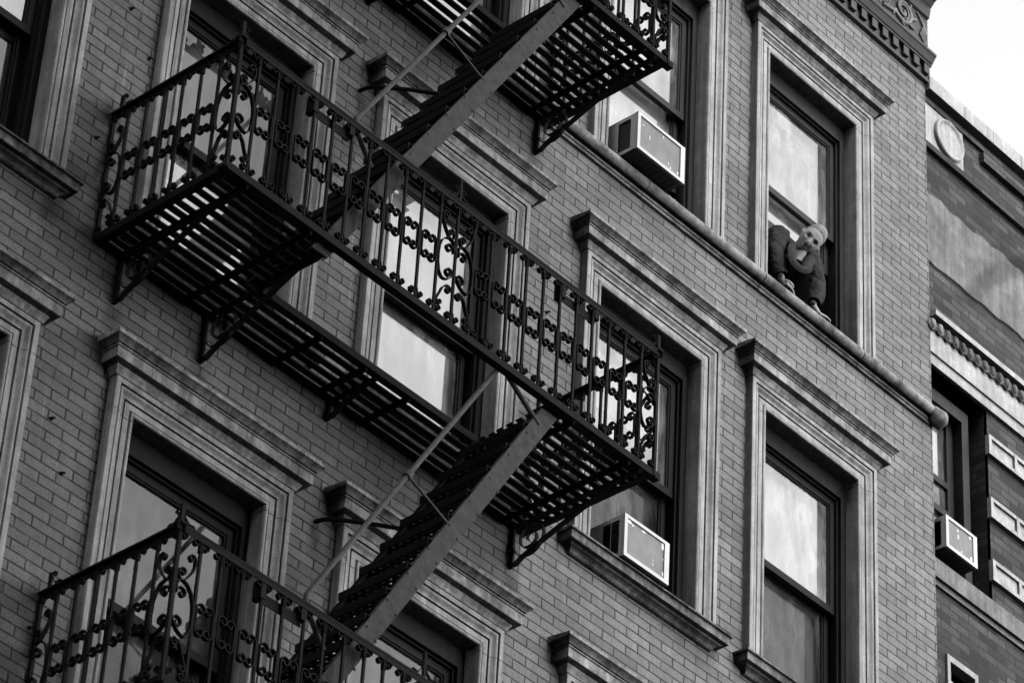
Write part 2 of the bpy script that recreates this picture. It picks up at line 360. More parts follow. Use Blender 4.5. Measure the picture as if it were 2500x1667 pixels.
full = (-2.08, -.31)
window('A', 2, 'veil', 'veil'); window('A', 3, 'bright', 'clear', (.9, BLIND))
window('B', 2, 'veil', 'screen', None, (-1.6, -1.1, CURT)); window('B', 3, 'veil', 'bright', (.80, CURT), (-2.08, -1.35, BLIND))
window('C', 2, 'veil', 'veil', None, (-2.08, -.31, CURT)); window('C', 3, 'bright', 'bright', (.9, BLIND), (-2.08, -1.0, BLIND))
window('D', 2); window('D', 3, 'bright', 'screen', (.50, BLIND), (-2.08, -1.75, CURT))
window('E', 2); window('E', 3, 'bright', 'screen', (.9, BLIND), (-1.9, -1.1, CURT))
for c in 'AB': window(c, 4, 'bright', 'clear', (.9, BLIND))
window('C', 4, 'bright', 'bright', (.9, BLIND), (-2.1, -1.0, BLIND))
window('D', 4, 'bright', 'bright', (.9, BLIND), (-1.75, -1.0, BLIND), lift=.33, frame=WOODL)
window('E', 4, 'bright', 'bright', (.9, BLIND), (-1.40, -1.0, BLIND), lift=.66, frame=WOODL)

# band course under the top storey
BP = [(0, 15.252), (.020, 15.254), (.022, 15.258), (.022, 15.268)] + [(.026 + .010*math.cos(R_(a)), 15.280 + .010*math.sin(R_(a))) for a in range(-90, 91, 30)] + [(.024, 15.292), (.024, 15.300), (.030, 15.303)] + [(.050 + .042*math.cos(R_(a)), 15.336 + .042*math.sin(R_(a))) for a in range(-75, 100, 12)] + [(.0, 15.384)]
b = MB(); xj = [4.0, 5.2, 6.4, 7.6, 8.8, 10.0, 11.2, 12.45, 13.69, 14.86, 15.90, 16.70]
for i in range(len(xj)-1):
    x0, x1 = xj[i] + .004, xj[i+1] - .004
    b.sweep([[(x0, -p, z) for p, z in BP], [(x1, -p, z) for p, z in BP]][::-1], smooth=False)
    b.add([(x1, -p, z) for p, z in BP], [tuple(range(len(BP)))]); b.add([(x0, -p, z) for p, z in BP], [tuple(range(len(BP)))[::-1]])
b.sweep([[(4, -p + .010, z + .002) for p, z in BP if p > 0.012], [(16.70, -p + .010, z + .002) for p, z in BP if p > .012]][::-1])
bc = part("band_course", b, BANDM, bld)
b = MB()   # carved rosette that closes the band at the corner
ctr = (16.74, -.045, 15.322)
prof = [(16.665, .05), (16.675, .062), (16.69, .066), (16.72, .068), (16.76, .072), (16.79, .074), (16.806, .068), (16.812, .055), (16.806, .05), (16.812, .032), (16.820, .018), (16.822, 0.0005)]
b.sweep([[(x, ctr[1] + .88*r*(1+.05*math.cos(k*PI/2))*math.cos(2*PI*k/20), ctr[2] + .88*r*(1+.05*math.cos(k*PI/2))*math.sin(2*PI*k/20)) for k in range(21)] for x, r in prof], smooth=True)
part("rosette", b, BANDM, bc)

# cornice
CP = [(0, 18.345), (.032, 18.347), (.034, 18.352), (.034, 18.372), (.026, 18.377), (.026, 18.478), (.060, 18.482), (.060, 18.496), (.070, 18.504), (.082, 18.524), (.096, 18.546), (.106, 18.556), (.106, 18.576), (.034, 18.630), (.030, 18.690), (.030, 18.955), (.050, 18.965), (.052, 18.985), (.060, 19.02), (.062, 19.05), (.080, 19.07), (.100, 19.095), (.16, 19.13), (.18, 19.19), (.34, 19.20), (.36, 19.30), (.40, 19.40), (.40, 19.43), (0, 19.5)]
b = MB(); x0, x1 = 4., CX + .005
b.sweep([[(x0, -p, z) for p, z in CP], [(x1, -p, z) for p, z in CP]][::-1]); b.add([(x1, -p, z) for p, z in CP], [tuple(range(len(CP)))])
cor = part("cornice", b, CORN, bld)
b = MB(); b.box(-.031, .031, -.054, -.024, 18.398, 18.479); dm = b.mesh("dentil", CORN)
for k in range(26): link("dentil", dm, cor, (CX - .043 - k * .1235, 0, 0))
def spiral(cx, cv, r0, r1, a0, a1, n=14): return [(cx + (r0+(r1-r0)*i/n)*math.cos(R_(a0+(a1-a0)*i/n)), cv + (r0+(r1-r0)*i/n)*math.sin(R_(a0+(a1-a0)*i/n))) for i in range(n+1)]
b = MB()
def relief(pts, r):
    n = len(pts); b.tube([(u, -.032 - .008*math.sin(PI*i/(n-1)), v) for i, (u, v) in enumerate(pts)], [r*(1 - .55*i/(n-1)) for i in range(n)], 6)
for k in range(8):
    xc = CX - .30 - k * .56; zc = 18.83; fl = 1 if k % 2 == 0 else -1
    relief([(xc - .24, zc - .10*fl)] + [(u, zc + (v - zc)*fl) for u, v in spiral(xc, zc, .115, .02, -140, 420, 30)], .020)
    relief([(u, zc + (v - zc)*fl) for u, v in spiral(xc, zc, .075, .012, -60, 400, 22)], .012)
    for q in range(7):
        a = -150 + q*48; ca, sa = math.cos(R_(a)), math.sin(R_(a))*fl
        relief([(xc + ca*.10, zc + sa*.10), (xc + ca*.14 - sa*.02, zc + sa*.135 + ca*.02*fl), (xc + ca*.165 - sa*.055, zc + sa*.14 + ca*.05*fl)], .016)
    for q in range(5):
        relief([(xc - .27 + q*.012, zc + .09*fl - q*.012*fl), (xc - .25 + q*.02, zc - .02*fl), (xc - .30 + q*.028, zc - .11*fl)], .011)
for q in range(5): relief([(CX - .13 + q*.018, 18.94 - q*.02), (CX - .05 + q*.008, 18.86 - q*.02), (CX - .10 + q*.020, 18.74 + q*.006), (CX - .04 + .006*q, 18.69)], .012)
part("frieze_relief", b, FRIEZE, cor)
# rusty eye bolts left in the brickwork
for (x, z) in [(9.493, 13.821), (9.664, 13.579), (9.392, 12.833), (9.382, 11.003), (9.496, 10.735), (9.177, 10.378), (12.906, 13.857), (9.443, 9.803)]:
    b = MB(); b.tube([(x, .005, z), (x, -.018, z), (x + .008, -.024, z - .004)], .006, 6); b.ball((x, -.004, z), .012, 8, 4, (1, .35, 1)); part("anchor_bolt", b, IRON, bld)

# ------------------------------------------------------------------ fire escape balconies (built once, copied to the floors above and below)
Z0 = 12.238; X0, X1, YF = 9.483, 12.818, -.96; BAY = (X1 - X0) / 24; ZR = 13.055
def c_scroll(h=.060, cu=.038, r=.0305):
    up = spiral(cu, h, r, .009, 180, -215, 13)[::-1]; dn = spiral(cu, -h, r, .009, 180, 575, 13); return up + dn
def horn(): return [(.006, -.075), (.007, -.05)] + spiral(.031, -.036, .024, .006, 170, -230, 12)
def foot(): return [(.006, .045), (.007, .03)] + spiral(.031, .022, .022, .006, 190, 590, 12)
def lyre():
    """right half, (u from the post, v from Z0)"""
    P = []
    P.append(spiral(.088, .672, .026, .006, -20, 400, 12)[::-1] + [(.113, .645), (.104, .610), (.080, .570), (.055, .535)])
    P.append([(.035, .53), (.020, .545), (.018, .565)] + spiral(.043, .577, .024, .006, 190, -200, 12))
    P.append(spiral(.050, .462, .036, .008, 200, -200, 16)[::-1] + [(.012, .49), (.022, .522), (.048, .534), (.080, .522), (.108, .490), (.124, .44), (.129, .38), (.127, .32), (.115, .27), (.095, .243), (.068, .245), (.042, .262), (.018, .29)] + spiral(.042, .300, .034, .008, 170, -250, 14))
    P.append(spiral(.040, .190, .025, .006, 100, 480, 12)[::-1] + [(.060, .208), (.082, .18), (.097, .14), (.112, .105), (.121, .085)] + spiral(.099, .078, .022, .006, 20, -330, 12))
    return P
def panel(root, O, U, n, lyres, name, wid=.022):
    """railing panel with n bays: rail, balusters and scrollwork"""
    O = Vector(O); U = Vector(U); V = Vector((0, 0, 1)); N = U.cross(V); L = n * BAY
    b = MB(); a = O + V*(ZR - Z0) ; e = a + U*L
    b.bar(a - U*.03, e + U*.03, .034, .012); b.bar(a - U*.03 - V*.018 + N*.012, e + U*.03 - V*.018 + N*.012, .006, .036)
    rail = part(name, b, IRON, root)
    lb = set(lyres[0]) | set(lyres[1]); j = lambda: random.uniform(-.004, .004)
    def scrolls(b, k):
        p = O + U*(k*BAY)
        for sgn in (1, -1):
            if (k == 0 and sgn < 0) or (k == n and sgn > 0): continue
            b.strap([(u*sgn, v) for u, v in horn()], p + V*(ZR - Z0 - .012), U, V, N, wid, .0055)
            b.strap([(u*sgn, v) for u, v in foot()], p + V*.012, U, V, N, wid, .0055)
        zc = .382 + j()
        if k < n and k not in lb: b.strap([(u + .008, v) for u, v in c_scroll()], p + V*zc, U, V, N, wid, .0062)
        if k > 0 and (k - 1) not in lb: b.strap([(-u - .008, v) for u, v in c_scroll()], p + V*zc, U, V, N, wid, .0062)
    for k in range(1, n):            # a baluster with the scrolls riveted to it
        p = O + U*(k*BAY + random.uniform(-.003, .003)); b = MB(); b.bar(p, p + V*(ZR - Z0 - .035) + U*random.uniform(-.003, .003), .014, .014, N); scrolls(b, k); part("baluster", b, IRON, rail)
    for sgn, ks in ((1, lyres[0]), (-1, lyres[1])):
        for k in ks:
            b = MB(); p = O + U*((k if sgn > 0 else k + 1)*BAY)
            if k in (0, n - 1): scrolls(b, 0 if k == 0 else n)
            for q in lyre(): b.strap([(u*sgn + .004*sgn, v) for u, v in q], p, U, V, N, wid, .0068)
            part("lyre_scroll", b, IRON, rail)
    return rail
def finial(root, p, dirs, tall=.115, pt=False):
    b = MB(); p = Vector(p); V = Vector((0, 0, 1))
    b.bar(p, p + V*tall, .016, .016, (1, .0, 0))
    if pt: b.ball(tuple(p + V*(tall + .012)), .014, 8, 6, (.8, .8, 1.7))
    for d in dirs:
        U = Vector(d); N = U.cross(V)
        b.strap([(.070, .012)] + [(.05, .025)] + [(.02, .055), (.012, .075)] + spiral(.030, .083, .018, .005, 180, -180, 10), p, U, V, N, .012, .004)
        b.strap([(.012, .05), (.04, .026), (.07, .03)] + spiral(.076, .014, .017, .005, 90, -260, 10), p, U, V, N, .012, .004)
    part("finial", b, IRON, root)

def make_balcony(label):
    root = thing("fire_escape_balcony", (X0, 0, Z0), label, "balcony", "fire escape balconies on the brick facade")
    b = MB()   # frame of angle irons
    def ang(p, q, inn):
        p, q, inn = Vector(p), Vector(q), Vector(inn)
        b.bar(p - Vector((0,0,.022)), q - Vector((0,0,.022)), .007, .046); b.bar(p + inn*.022 - Vector((0,0,.042)), q + inn*.022 - Vector((0,0,.042)), .044, .006)
    ang((X0 - .02, YF, Z0), (X1 + .05, YF, Z0), (0, 1, 0)); ang((X0, YF + .004, Z0 - .002), (X0, .09, Z0 - .002), (1, 0, 0)); ang((X1, YF + .004, Z0 - .002), (X1, .02, Z0 - .002), (-1, 0, 0))
    ang((X0, -.015, Z0 - .004), (X1, -.015, Z0 - .004), (0, -1, 0))
    ang((10.30, YF + .006, Z0 - .003), (10.30, -.40, Z0 - .003), (-1, 0, 0)); ang((12.06, YF + .006, Z0 - .003), (12.06, -.40, Z0 - .003), (1, 0, 0))
    ang((10.31, -.392, Z0 - .003), (12.05, -.392, Z0 - .003), (0, 1, 0))
    part("floor_frame", b, IRON, root)
    b = MB(); k = 0; y = YF + .055
    while y < -.03:
        jt = lambda: random.uniform(-.02, .02); yy = y + random.uniform(-.004, .004); zz = Z0 - .030 + random.uniform(-.002, .002)
        if y > -.385: b.box(X0 + .01, X1 - .01, yy - .021, yy + .021, zz, zz + .010)
        else:
            b.box(X0 + .01, 10.315 + jt(), yy - .021, yy + .021, zz, zz + .010); b.box(11.99 + jt()*.3, X1 - .01, yy - .021, yy + .021, zz, zz + .010)
        y += .0688
    part("floor_grating", b, IRON, root)
    for (x, ya) in ((9.65, YF + .01), (10.11, YF + .01), (10.78, -.385), (11.12, -.385), (11.46, -.385), (12.16, YF + .01), (12.62, YF + .01)):
        b = MB(); b.bar((x, ya, Z0 - .048), (x, -.01, Z0 - .048), .038, .010); b.bar((x, ya, Z0 - .058), (x, -.01, Z0 - .058), .008, .03); part("bearer", b, IRON, root)
    for (x, dp, zb) in ((9.665, .66, 11.905), (10.285, .68, 11.90), (11.22, .32, 12.075), (12.72, .80, 11.93)):
        b = MB(); zt = Z0 - .05; h = zt - zb
        b.bar((x, -.012, zt), (x, -.012, zb - .01), .034, .016, (1, 0, 0))
        n = 9; pts = [(x, -.012, zb + .01), (x, -.05, zb + .004), (x, -.09, zb + .03)] + [(x, -.09 - (dp - .09)*i/n, zb + .03 + (h - .03)*(i/n)**.92) for i in range(1, n + 1)] + [(x, -dp - (.14 if dp > .4 else .05), zt - .004)]
        path = [(-p[1], p[2]) for p in pts]; b.strap(path, (x, 0, 0), (0, -1, 0), (0, 0, 1), (1, 0, 0), .030, .012)
        b.bar((x, -.012, zt), (x, -dp - (.15 if dp > .4 else .05), zt), .030, .012)
        br = part("bracket", b, IRON, root)
        if dp > .4:
            b = MB(); cy = .150; cz = zt - h*.44; rr = h*.40
            b.strap([(.022, zt - .03), (.018, cz)] + spiral(cy, cz, cy - .022, .014, 180, 180 + 760, 48), (x, 0, 0), (0, -1, 0), (0, 0, 1), (1, 0, 0), .022, .006)
            part("scroll", b, IRON, br)
    panel(root, (X0, YF, Z0), (1, 0, 0), 24, ([0, 12], [11, 23]), "front_railing")
    panel(root, (X0, YF, Z0), (0, 1, 0), 7, ([0], [6]), "side_railing")
    panel(root, (X1, YF, Z0), (0, 1, 0), 7, ([0], [6]), "side_railing")
    for (x, y) in ((X0, YF), (X1, YF), (X0, -.012), (X1, -.012)):
        b = MB(); b.bar((x, y, Z0 - .04), (x, y, ZR + (.115 if y < -.5 else .0)), .020, .020, (0, 1, 0)); part("post", b, IRON, root)
    finial(root, (X0, YF, ZR), [(1, 0, 0), (0, 1, 0)], .11); finial(root, (X1, YF, ZR), [(-1, 0, 0), (0, 1, 0)], .11)
    finial(root, ((X0+X1)/2, YF, ZR), [(1, 0, 0), (-1, 0, 0)], .13, True); finial(root, (X0, -.06, ZR), [(0, -1, 0)], .10); finial(root, (X1, -.06, ZR), [(0, -1, 0)], .10)
    for (xa, xb) in ((10.03, 10.31), (12.0, 12.29)):
        b = MB(); b.box(xa, xb, YF + .012, YF + .05, ZR - .092, ZR - .072); b.box(xa, xb, YF + .012, YF + .018, ZR - .13, ZR - .092); b.box(xa - .012, xa + .02, YF - .012, YF + .05, ZR - .12, ZR - .015); b.box(xb - .02, xb + .012, YF - .012, YF + .05, ZR - .10, ZR - .015); part("hinge_plate", b, IRON, root)
    return root
bal = make_balcony("black iron balcony in the middle of the picture, whole railing and floor seen from below")
for dz, lab in ((3.035, "black iron balcony cut by the top edge, only its floor and right corner seen"), (-3.04, "black iron balcony at the bottom left, cut off below its railing")):
    c = copy_tree(bal); c.location.z += dz; c['label'] = lab

# ------------------------------------------------------------------ stairs
def make_stair(label):
    zt = 12.17; zl = Z0 - 3.04; sl = 1.7068; xt = 11.945
    root = thing("fire_escape_stair", (xt - (zt - zl)/sl, -.66, zl), label, "stair", "steep iron stairs between the balconies")
    def xe(z): return xt - (zt - z)/sl
    zb = zl - .09
    for y in (-.905, -.415):
        b = MB(); sg = -1 if y < -.6 else 1
        P = [(xe(zb), zb), (xe(zb) + .118, zb), (xe(zt) + .125, zt), (xe(zt), zt)]
        def slab(P, y0, y1):
            n = len(P); b.add([(p[0], y0, p[1]) for p in P] + [(p[0], y1, p[1]) for p in P], [tuple(range(n)), tuple(range(n))[::-1][:0] or tuple(range(2*n-1, n-1, -1))] + [(i, i+n, (i+1) % n + n, (i+1) % n) for i in range(n)])
        slab(P, y - .004, y + .004)
        # inner flanges of the channel
        for off in (0.004, .108): slab([(xe(zb) + off, zb), (xe(zb) + off + .009, zb), (xe(zt) + off + .009, zt), (xe(zt) + off, zt)], y - sg*.005, y - sg*.035)
        for k in range(13):
            z = zl + .06 + k*.2235
            for (o, dz) in ((.022, .005), (.088, -.05)):
                b.ball((xe(z) + o + .01*math.sin(k*7), y + sg*.004, z + dz), .0085, 8, 4, (1, .7, 1))
        part("stringer", b, STRING if y < -.6 else IRON, root)
    for k in range(13):
        z = 12.022 - k*.2232; x = xe(z) - .034; y0, y1 = -.898, -.422; b = MB()
        # perforated plate: solid strips with rows of holes left open between them
        rows_ = [(0, .018), (.034, .050), (.066, .082), (.098, .114), (.130, .140)]
        for a, c_ in rows_: b.box(x + a, x + c_, y0, y1, z - .006, z)
        nh = 9; pit = (y1 - y0)/nh
        for i in range(4):
            a, c_ = rows_[i][1], rows_[i+1][0]; o = pit*.5*(i % 2)
            for q in range(nh + 1):
                ya = max(y0, y0 + q*pit - pit*.34 - o + pit*.25); yb = min(y1, ya + pit*.62)
                if yb > ya: b.box(x + a, x + c_, ya, yb, z - .006, z)
        b.box(x - .004, x, y0 - .004, y1, z - .045, z + .001); b.box(x + .140, x + .144, y0, y1, z - .02, z); part("tread", b, IRON, root)
    dz = 3.04
    b = MB(); h0 = (10.37, 10.12)
    pts = [(10.515, 9.88), (10.43, 9.985), (10.385, 10.045), (10.368, 10.085), (10.372, 10.125)]
    pts = [(x, z) for x, z in pts] + [(10.372 + t*(11.590 - 10.372), 10.125 + t*(12.222 - 10.125)) for t in (.2, .4, .6, .8, 1)] + [(11.612, 12.238), (11.640, 12.236), (11.668, 12.220)] + [(11.80, 12.135), (11.93, 12.05)]
    b.tube([(x, -.905, z) for x, z in pts], .0145, 10); hr = part("handrail", b, PIPE, root)
    b = MB(); b.tube([(10.985 - .012, -.905, 11.18 - .02), (10.985 + .012, -.905, 11.18 + .022)], .025, 10); b.tube([(10.99, -.905, 11.175), (11.30, -.905, 11.05)], .008, 8); part("strut", b, PIPE, hr)
    b = MB(); b.tube([(11.222, .01, 11.411), (11.218, -.05, 11.398), (11.225, -.10, 11.385), (11.26, -.16, 11.372), (11.34, -.28, 11.345), (11.446, -.415, 11.312)], .013, 8); part("tie_rod", b, IRON, root)
    return root
st = make_stair("steep iron stair from the bottom balcony up to the middle one, treads seen from below")
c = copy_tree(st); c.location.z += 3.035; c.location.x += .012; c['label'] = "steep iron stair rising from the middle balcony to the top one"

# ------------------------------------------------------------------ air conditioners
def air_con(x0, x1, yf, yb, zf, zbk, h, label, louvre, panels, marks):
    root = thing("air_conditioner", ((x0+x1)/2, yf, zf), label, "air conditioner", "air conditioners in the windows")
    t = math.atan2(zbk - zf, yb - yf); T = Matrix.Translation((x0, yf, zf)) @ Matrix.Rotation(t, 4, 'X'); Wd = x1 - x0; Ln = (yb - yf)/math.cos(t)
    def P(name, mb, mt, par):
        mb.v = [tuple(T @ Vector(v)) for v in mb.v]; return part(name, mb, mt, par)
    b = MB(); fr = .026
    b.box(0, Wd, .0, .02, h - .022, h); b.box(0, Wd, 0, .02, 0, .026); b.box(0, fr, 0, .02, .026, h - .022); b.box(Wd - fr*1.6, Wd, 0, .02, .026, h - .022)
    P("rear_frame", b, ACW, root)
    b = MB(); b.box(fr, Wd - fr*1.6, .008, .018, .026, h - .022); g = P("condenser_grille", b, FINS, root)
    for (u, v, sx, sz) in marks:
        b = MB(); n = 7; pts = [(fr + u*(Wd - 2.6*fr) + sx*math.cos(2*PI*k/n)*random.uniform(.7, 1.1), .0065, .03 + v*(h - .06) + sz*math.sin(2*PI*k/n)*random.uniform(.7, 1.1)) for k in range(n)]
        b.add(pts + [(p[0], .009, p[2]) for p in pts], [tuple(range(n)), ] + [(i, i+n, (i+1) % n + n, (i+1) % n) for i in range(n)])
        P("paint_patch", b, CHIP, g)
    b = MB(); c0, c1 = .002, Wd - .002; va, vb = (.085, .20) if louvre else (.055, .165)
    va, vb = (.045, .17) if louvre else (.062, .165)
    b.box(c0, c1, .02, Ln, h - .006, h - .001); b.box(c1 - .004, c1, .02, Ln, .004, h - .006)                       # top, right side
    b.box(c0, c0 + .004, .02, va, .004, h - .006); b.box(c0, c0 + .004, vb, Ln, .004, h - .006)                       # left side round the vent
    b.box(c0, c0 + .004, va, vb, .004, .03); b.box(c0, c0 + .004, va, vb, h - .03, h - .006)
    P("casing", b, ACS, root)
    b = MB(); b.box(c0, c1, .02, Ln, .001, .004)
    for i in range(9): b.box(c0 + .01 + i*Wd*.11, c0 + .014 + i*Wd*.11, .03, Ln - .02, -.002, .001)
    P("base_pan", b, ACD, root)
    b = MB()
    if louvre:
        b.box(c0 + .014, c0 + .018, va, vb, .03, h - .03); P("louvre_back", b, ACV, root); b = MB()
        for i in range(14):
            z = .036 + i*(h - .07)/14; b.add([(c0 - .001, va, z), (c0 - .001, vb, z), (c0 + .012, vb, z + .009), (c0 + .012, va, z + .009)], [(0, 1, 2, 3)])
        b.box(c0 - .002, c0 + .004, (va + vb)/2 - .002, (va + vb)/2 + .002, .03, h - .03)
        P("side_louvre", b, ACS, root)
    else:
        b.box(c0 + .012, c0 + .016, va, vb, .03, h - .03); P("side_vent", b, ACD, root)
    for (xa, xb) in panels:
        b = MB(); n = 7
        for i in range(n):
            a = xa + (xb - xa)*i/n; e = xa + (xb - xa)*(i+1)/n; m_ = (a + e)/2
            z0, z1 = zbk + .01, zbk + h - .01
            b.add([(a, .17, z0), (m_, .155, z0), (e, .17, z0), (a, .17, z1), (m_, .155, z1), (e, .17, z1)], [(0, 1, 4, 3), (1, 2, 5, 4)])
        part("accordion_panel", b, ACS, root)
    return root
air_con(13.512, 13.915, -.15, .19, 12.393, 12.393, .294, "white air conditioner with a louvred side on the stone sill below the middle balcony", True,
        [(13.41, 13.512), (13.915, 14.25)], [(.06, .97, .022, .015), (.16, .93, .012, .008), (.45, .96, .02, .007), (.96, .93, .010, .035), (.98, .55, .004, .01), (.72, .2, .004, .01), (.72, .33, .004, .008), (.99, .12, .012, .02)])
air_con(13.420, 13.880, -.21, .19, 15.384, 15.384, .298, "white air conditioner with a dark side vent above the rounded stone band", False,
        [(13.36, 13.42), (13.88, 14.25)], [(.25, .55, .004, .02), (.58, .93, .004, .014), (.72, .18, .003, .02), (.77, .08, .006, .012), (.95, .1, .007, .016), (.08, .8, .004, .01)])

# ------------------------------------------------------------------ the building next door
NY = .05; K = (12.1 + NY)/12.1
nb = thing("neighbouring_building", (20, 3, -1.6), "dark brick building with pale stone trim beyond the tenement corner", "building")
def nbox(b, x0, x1, p0, p1, z0, z1): b.box(x0*K, x1*K, NY - p1, NY - p0, z0*K, z1*K)
wx0, wx1, wz0, wz1 = 16.5, 17.33, 14.19, 15.80
lx0, lx1, lz0, lz1 = 16.86, 17.18, 12.0, 13.49
b = MB(); XS = [16.5, 16.86, 17.18, 17.365, 30]; ZS = [-1.6, 12.0, 13.49, 14.19, 15.80, 18.34]
for i in range(len(XS)-1):
    for j in range(len(ZS)-1):
        mx, mz = (XS[i]+XS[i+1])/2, (ZS[j]+ZS[j+1])/2
        if mx < 17.365 and 14.19 < mz < 15.8: continue
        if lx0 < mx < lx1 and 12 < mz < 13.49: continue
        b.add([(XS[i]*K, NY, ZS[j]*K), (XS[i+1]*K, NY, ZS[j]*K), (XS[i+1]*K, NY, ZS[j+1]*K), (XS[i]*K, NY, ZS[j+1]*K)], [(0, 1, 2, 3)])
b.box(17.365*K, 17.40*K, NY, NY + .30, 14.19*K, 15.80*K)
b.add([(16.5*K, NY + .3, 14.1*K), (17.4*K, NY + .3, 14.1*K), (17.4*K, NY + .3, 15.85*K), (16.5*K, NY + .3, 15.85*K)], [(0, 1, 2, 3)])
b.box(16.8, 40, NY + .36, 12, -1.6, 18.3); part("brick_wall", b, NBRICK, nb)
b = MB(); xj = [16.70, 17.13, 17.48, 17.83, 18.2, 18.55, 18.9, 19.3, 30]
for i in range(len(xj)-1): nbox(b, xj[i] + .003, xj[i+1] - .003, -.4, .085, 18.225, 18.345)
part("coping", b, NSTONE, nb)
b = MB(); nbox(b, 16.5, 30, 0, .03, 18.15, 18.20); nbox(b, 17.41, 30, 0, .045, 18.03, 18.12); nbox(b, 16.5, 30, 0, .04, 17.715, 17.765); part("brick_ledge", b, NBRICK, nb)
b = MB(); nbox(b, 16.70, 17.185, 0, .018, 17.775, 18.19); pn = part("medallion_panel", b, NSTONE, nb)
b = MB(); cx, cz = 17.0*K, 17.955*K
prof = [(.168, -.018), (.168, -.040), (.160, -.050), (.150, -.050), (.140, -.036), (.125, -.034), (.06, -.045), (.0005, -.048)]
b.sweep([[(cx + r*math.cos(2*PI*k/40), NY + y, cz + 1.02*r*math.sin(2*PI*k/40)) for k in range(41)] for r, y in prof], smooth=True)
part("disc", b, NSTONE, pn)
b = MB(); nx = 46; top = [17.32 + .012*math.sin(i*1.3) + .01*math.sin(i*.41) + random.uniform(-.006, .006) for i in range(nx)]; bot = [16.695 + .008*math.sin(i*.9) + random.uniform(-.004, .004) for i in range(nx)]
xx = [16.6 + i*.05 for i in range(nx)]
b.sweep([[(x*K, NY - .001, t_*K), (x*K, NY - .016, t_*K - .006), (x*K, NY - .014, bo*K + .006), (x*K, NY - .001, bo*K)] for x, t_, bo in zip(xx, top, bot)]); part("render_patch", b, STUCCO, nb)
b = MB(); nbox(b, 16.695, 30, 0, .10, 16.15, 16.195); nbox(b, 16.5, 30, 0, .045, 15.865, 16.15); nbox(b, 16.5, 30, 0, .03, 15.78, 15.865)
belt = part("belt_course", b, NSTONE, nb)
b = MB()
for i in range(16):
    x = (16.70 + i*.0865)*K; z = 16.085*K
    b.ball((x, NY - .062, z + .004), .030, 10, 8, (.95, .9, 1.5)); 
    b.sweep([[(x + (.036+o)*math.cos(a), NY - .055 - yy, z + .012 + (.056+o)*math.sin(a)) for (o, yy) in ((-.007, 0), (-.004, .014), (.004, .014), (.007, 0))] for a in [R_(170 + 200*k/12) for k in range(13)]], smooth=True)
    b.ball((x + .043, NY - .058, z - .012), .010, 6, 6, (.7, .8, 3.2))
part("egg_and_dart", b, SOOTY, belt)
for z0, z1 in ((15.395, 15.56), (14.865, 15.033), (14.352, 14.52), (13.84, 14.0)):
    if z0 < 14.1: continue
    b = MB(); x = 17.372
    while x < 19.5:
        x2 = x + .30
        nbox(b, x, x2 - .004, -.10, .035, z0, z0 + .03); nbox(b, x, x2 - .004, -.10, .035, z1 - .03, z1); nbox(b, x, x + .028, -.10, .035, z0 + .03, z1 - .03)
        nbox(b, x + .028, x2 - .004, -.1, .018, z0 + .03, z1 - .03)
        b.add([((x + .028)*K, NY - .035, (z0 + .03)*K), ((x + .028)*K, NY - .035, (z1 - .03)*K), ((x + .06)*K, NY - .0195, (z1 - .045)*K), ((x + .06)*K, NY - .0195, (z0 + .05)*K)], [(0, 1, 2, 3)])
        x = x2
    part("quoin", b, NSTONE, nb)
b = MB(); nbox(b, 16.5, 30, -.1, .045, 14.02, 14.165); nbox(b, 16.5, 30, -.02, .02, 13.98, 14.02); part("sill_course", b, STUCCO, nb)
L = None
b = MB(); y0 = NY + .10
for (x0, x1, z0, z1) in ((17.20, 17.275, 14.19, 15.70), (16.5, 17.20, 15.60, 15.70)): b.box(x0*K, x1*K, y0 - .03, y0 + .1, z0*K, z1*K)
b.box(17.13*K, 17.20*K, y0 + .05, y0 + .12, 14.19*K, 15.60*K); b.box(16.5*K, 17.13*K, y0 + .05, y0 + .12, 15.55*K, 15.60*K)
b.box(16.5*K, 17.13*K, y0 + .05, y0 + .09, 15.03*K, 15.08*K); b.box(16.5*K, 17.13*K, y0 + .04, y0 + .08, 14.78*K, 14.83*K)
nw = part("window", b, WOODL, nb)
b = glass_quad(16.5*K, 17.13*K, 14.19*K, 15.03*K, y0 + .07); part("pane", b, GL_VEIL, nw)
b = glass_quad(16.5*K, 17.13*K, 15.08*K, 15.55*K, y0 + .075); part("pane", b, GL_BRIGHT, nw)
b = MB(); n = 18; b.sweep([[((16.5 + i*.035)*K, y0 + .11 + .008*math.sin(i*2.1), 15.0*K), ((16.5 + i*.035)*K, y0 + .11 + .008*math.sin(i*2.1), 15.58*K)] for i in range(n)]); part("curtain", b, mat_plain("net_curtain", .5, .8, .15, 4, 0), nw)
b = MB()
for (x0, x1, z0, z1) in ((16.848, 16.88, 12, 13.455), (17.15, 17.183, 12, 13.455), (16.848, 17.183, 13.455, 13.50)): nbox(b, x0, x1, -.06, .02, z0, z1)
lw = part("window", b, NSTONE, nb)
b = MB(); nbox(b, 16.88, 17.15, -.08, -.05, 12, 13.38); part("curtain", b, BLIND, lw)
air_con(16.84, 17.185, -.04, .30, 14.33, 14.33, .255, "white air conditioner in the dark window of the brick building next door", True, [], [(.42, .62, .006, .02), (.40, .85, .008, .012), (.9, .95, .014, .012), (.93, .1, .012, .018), (.55, .1, .006, .01)])

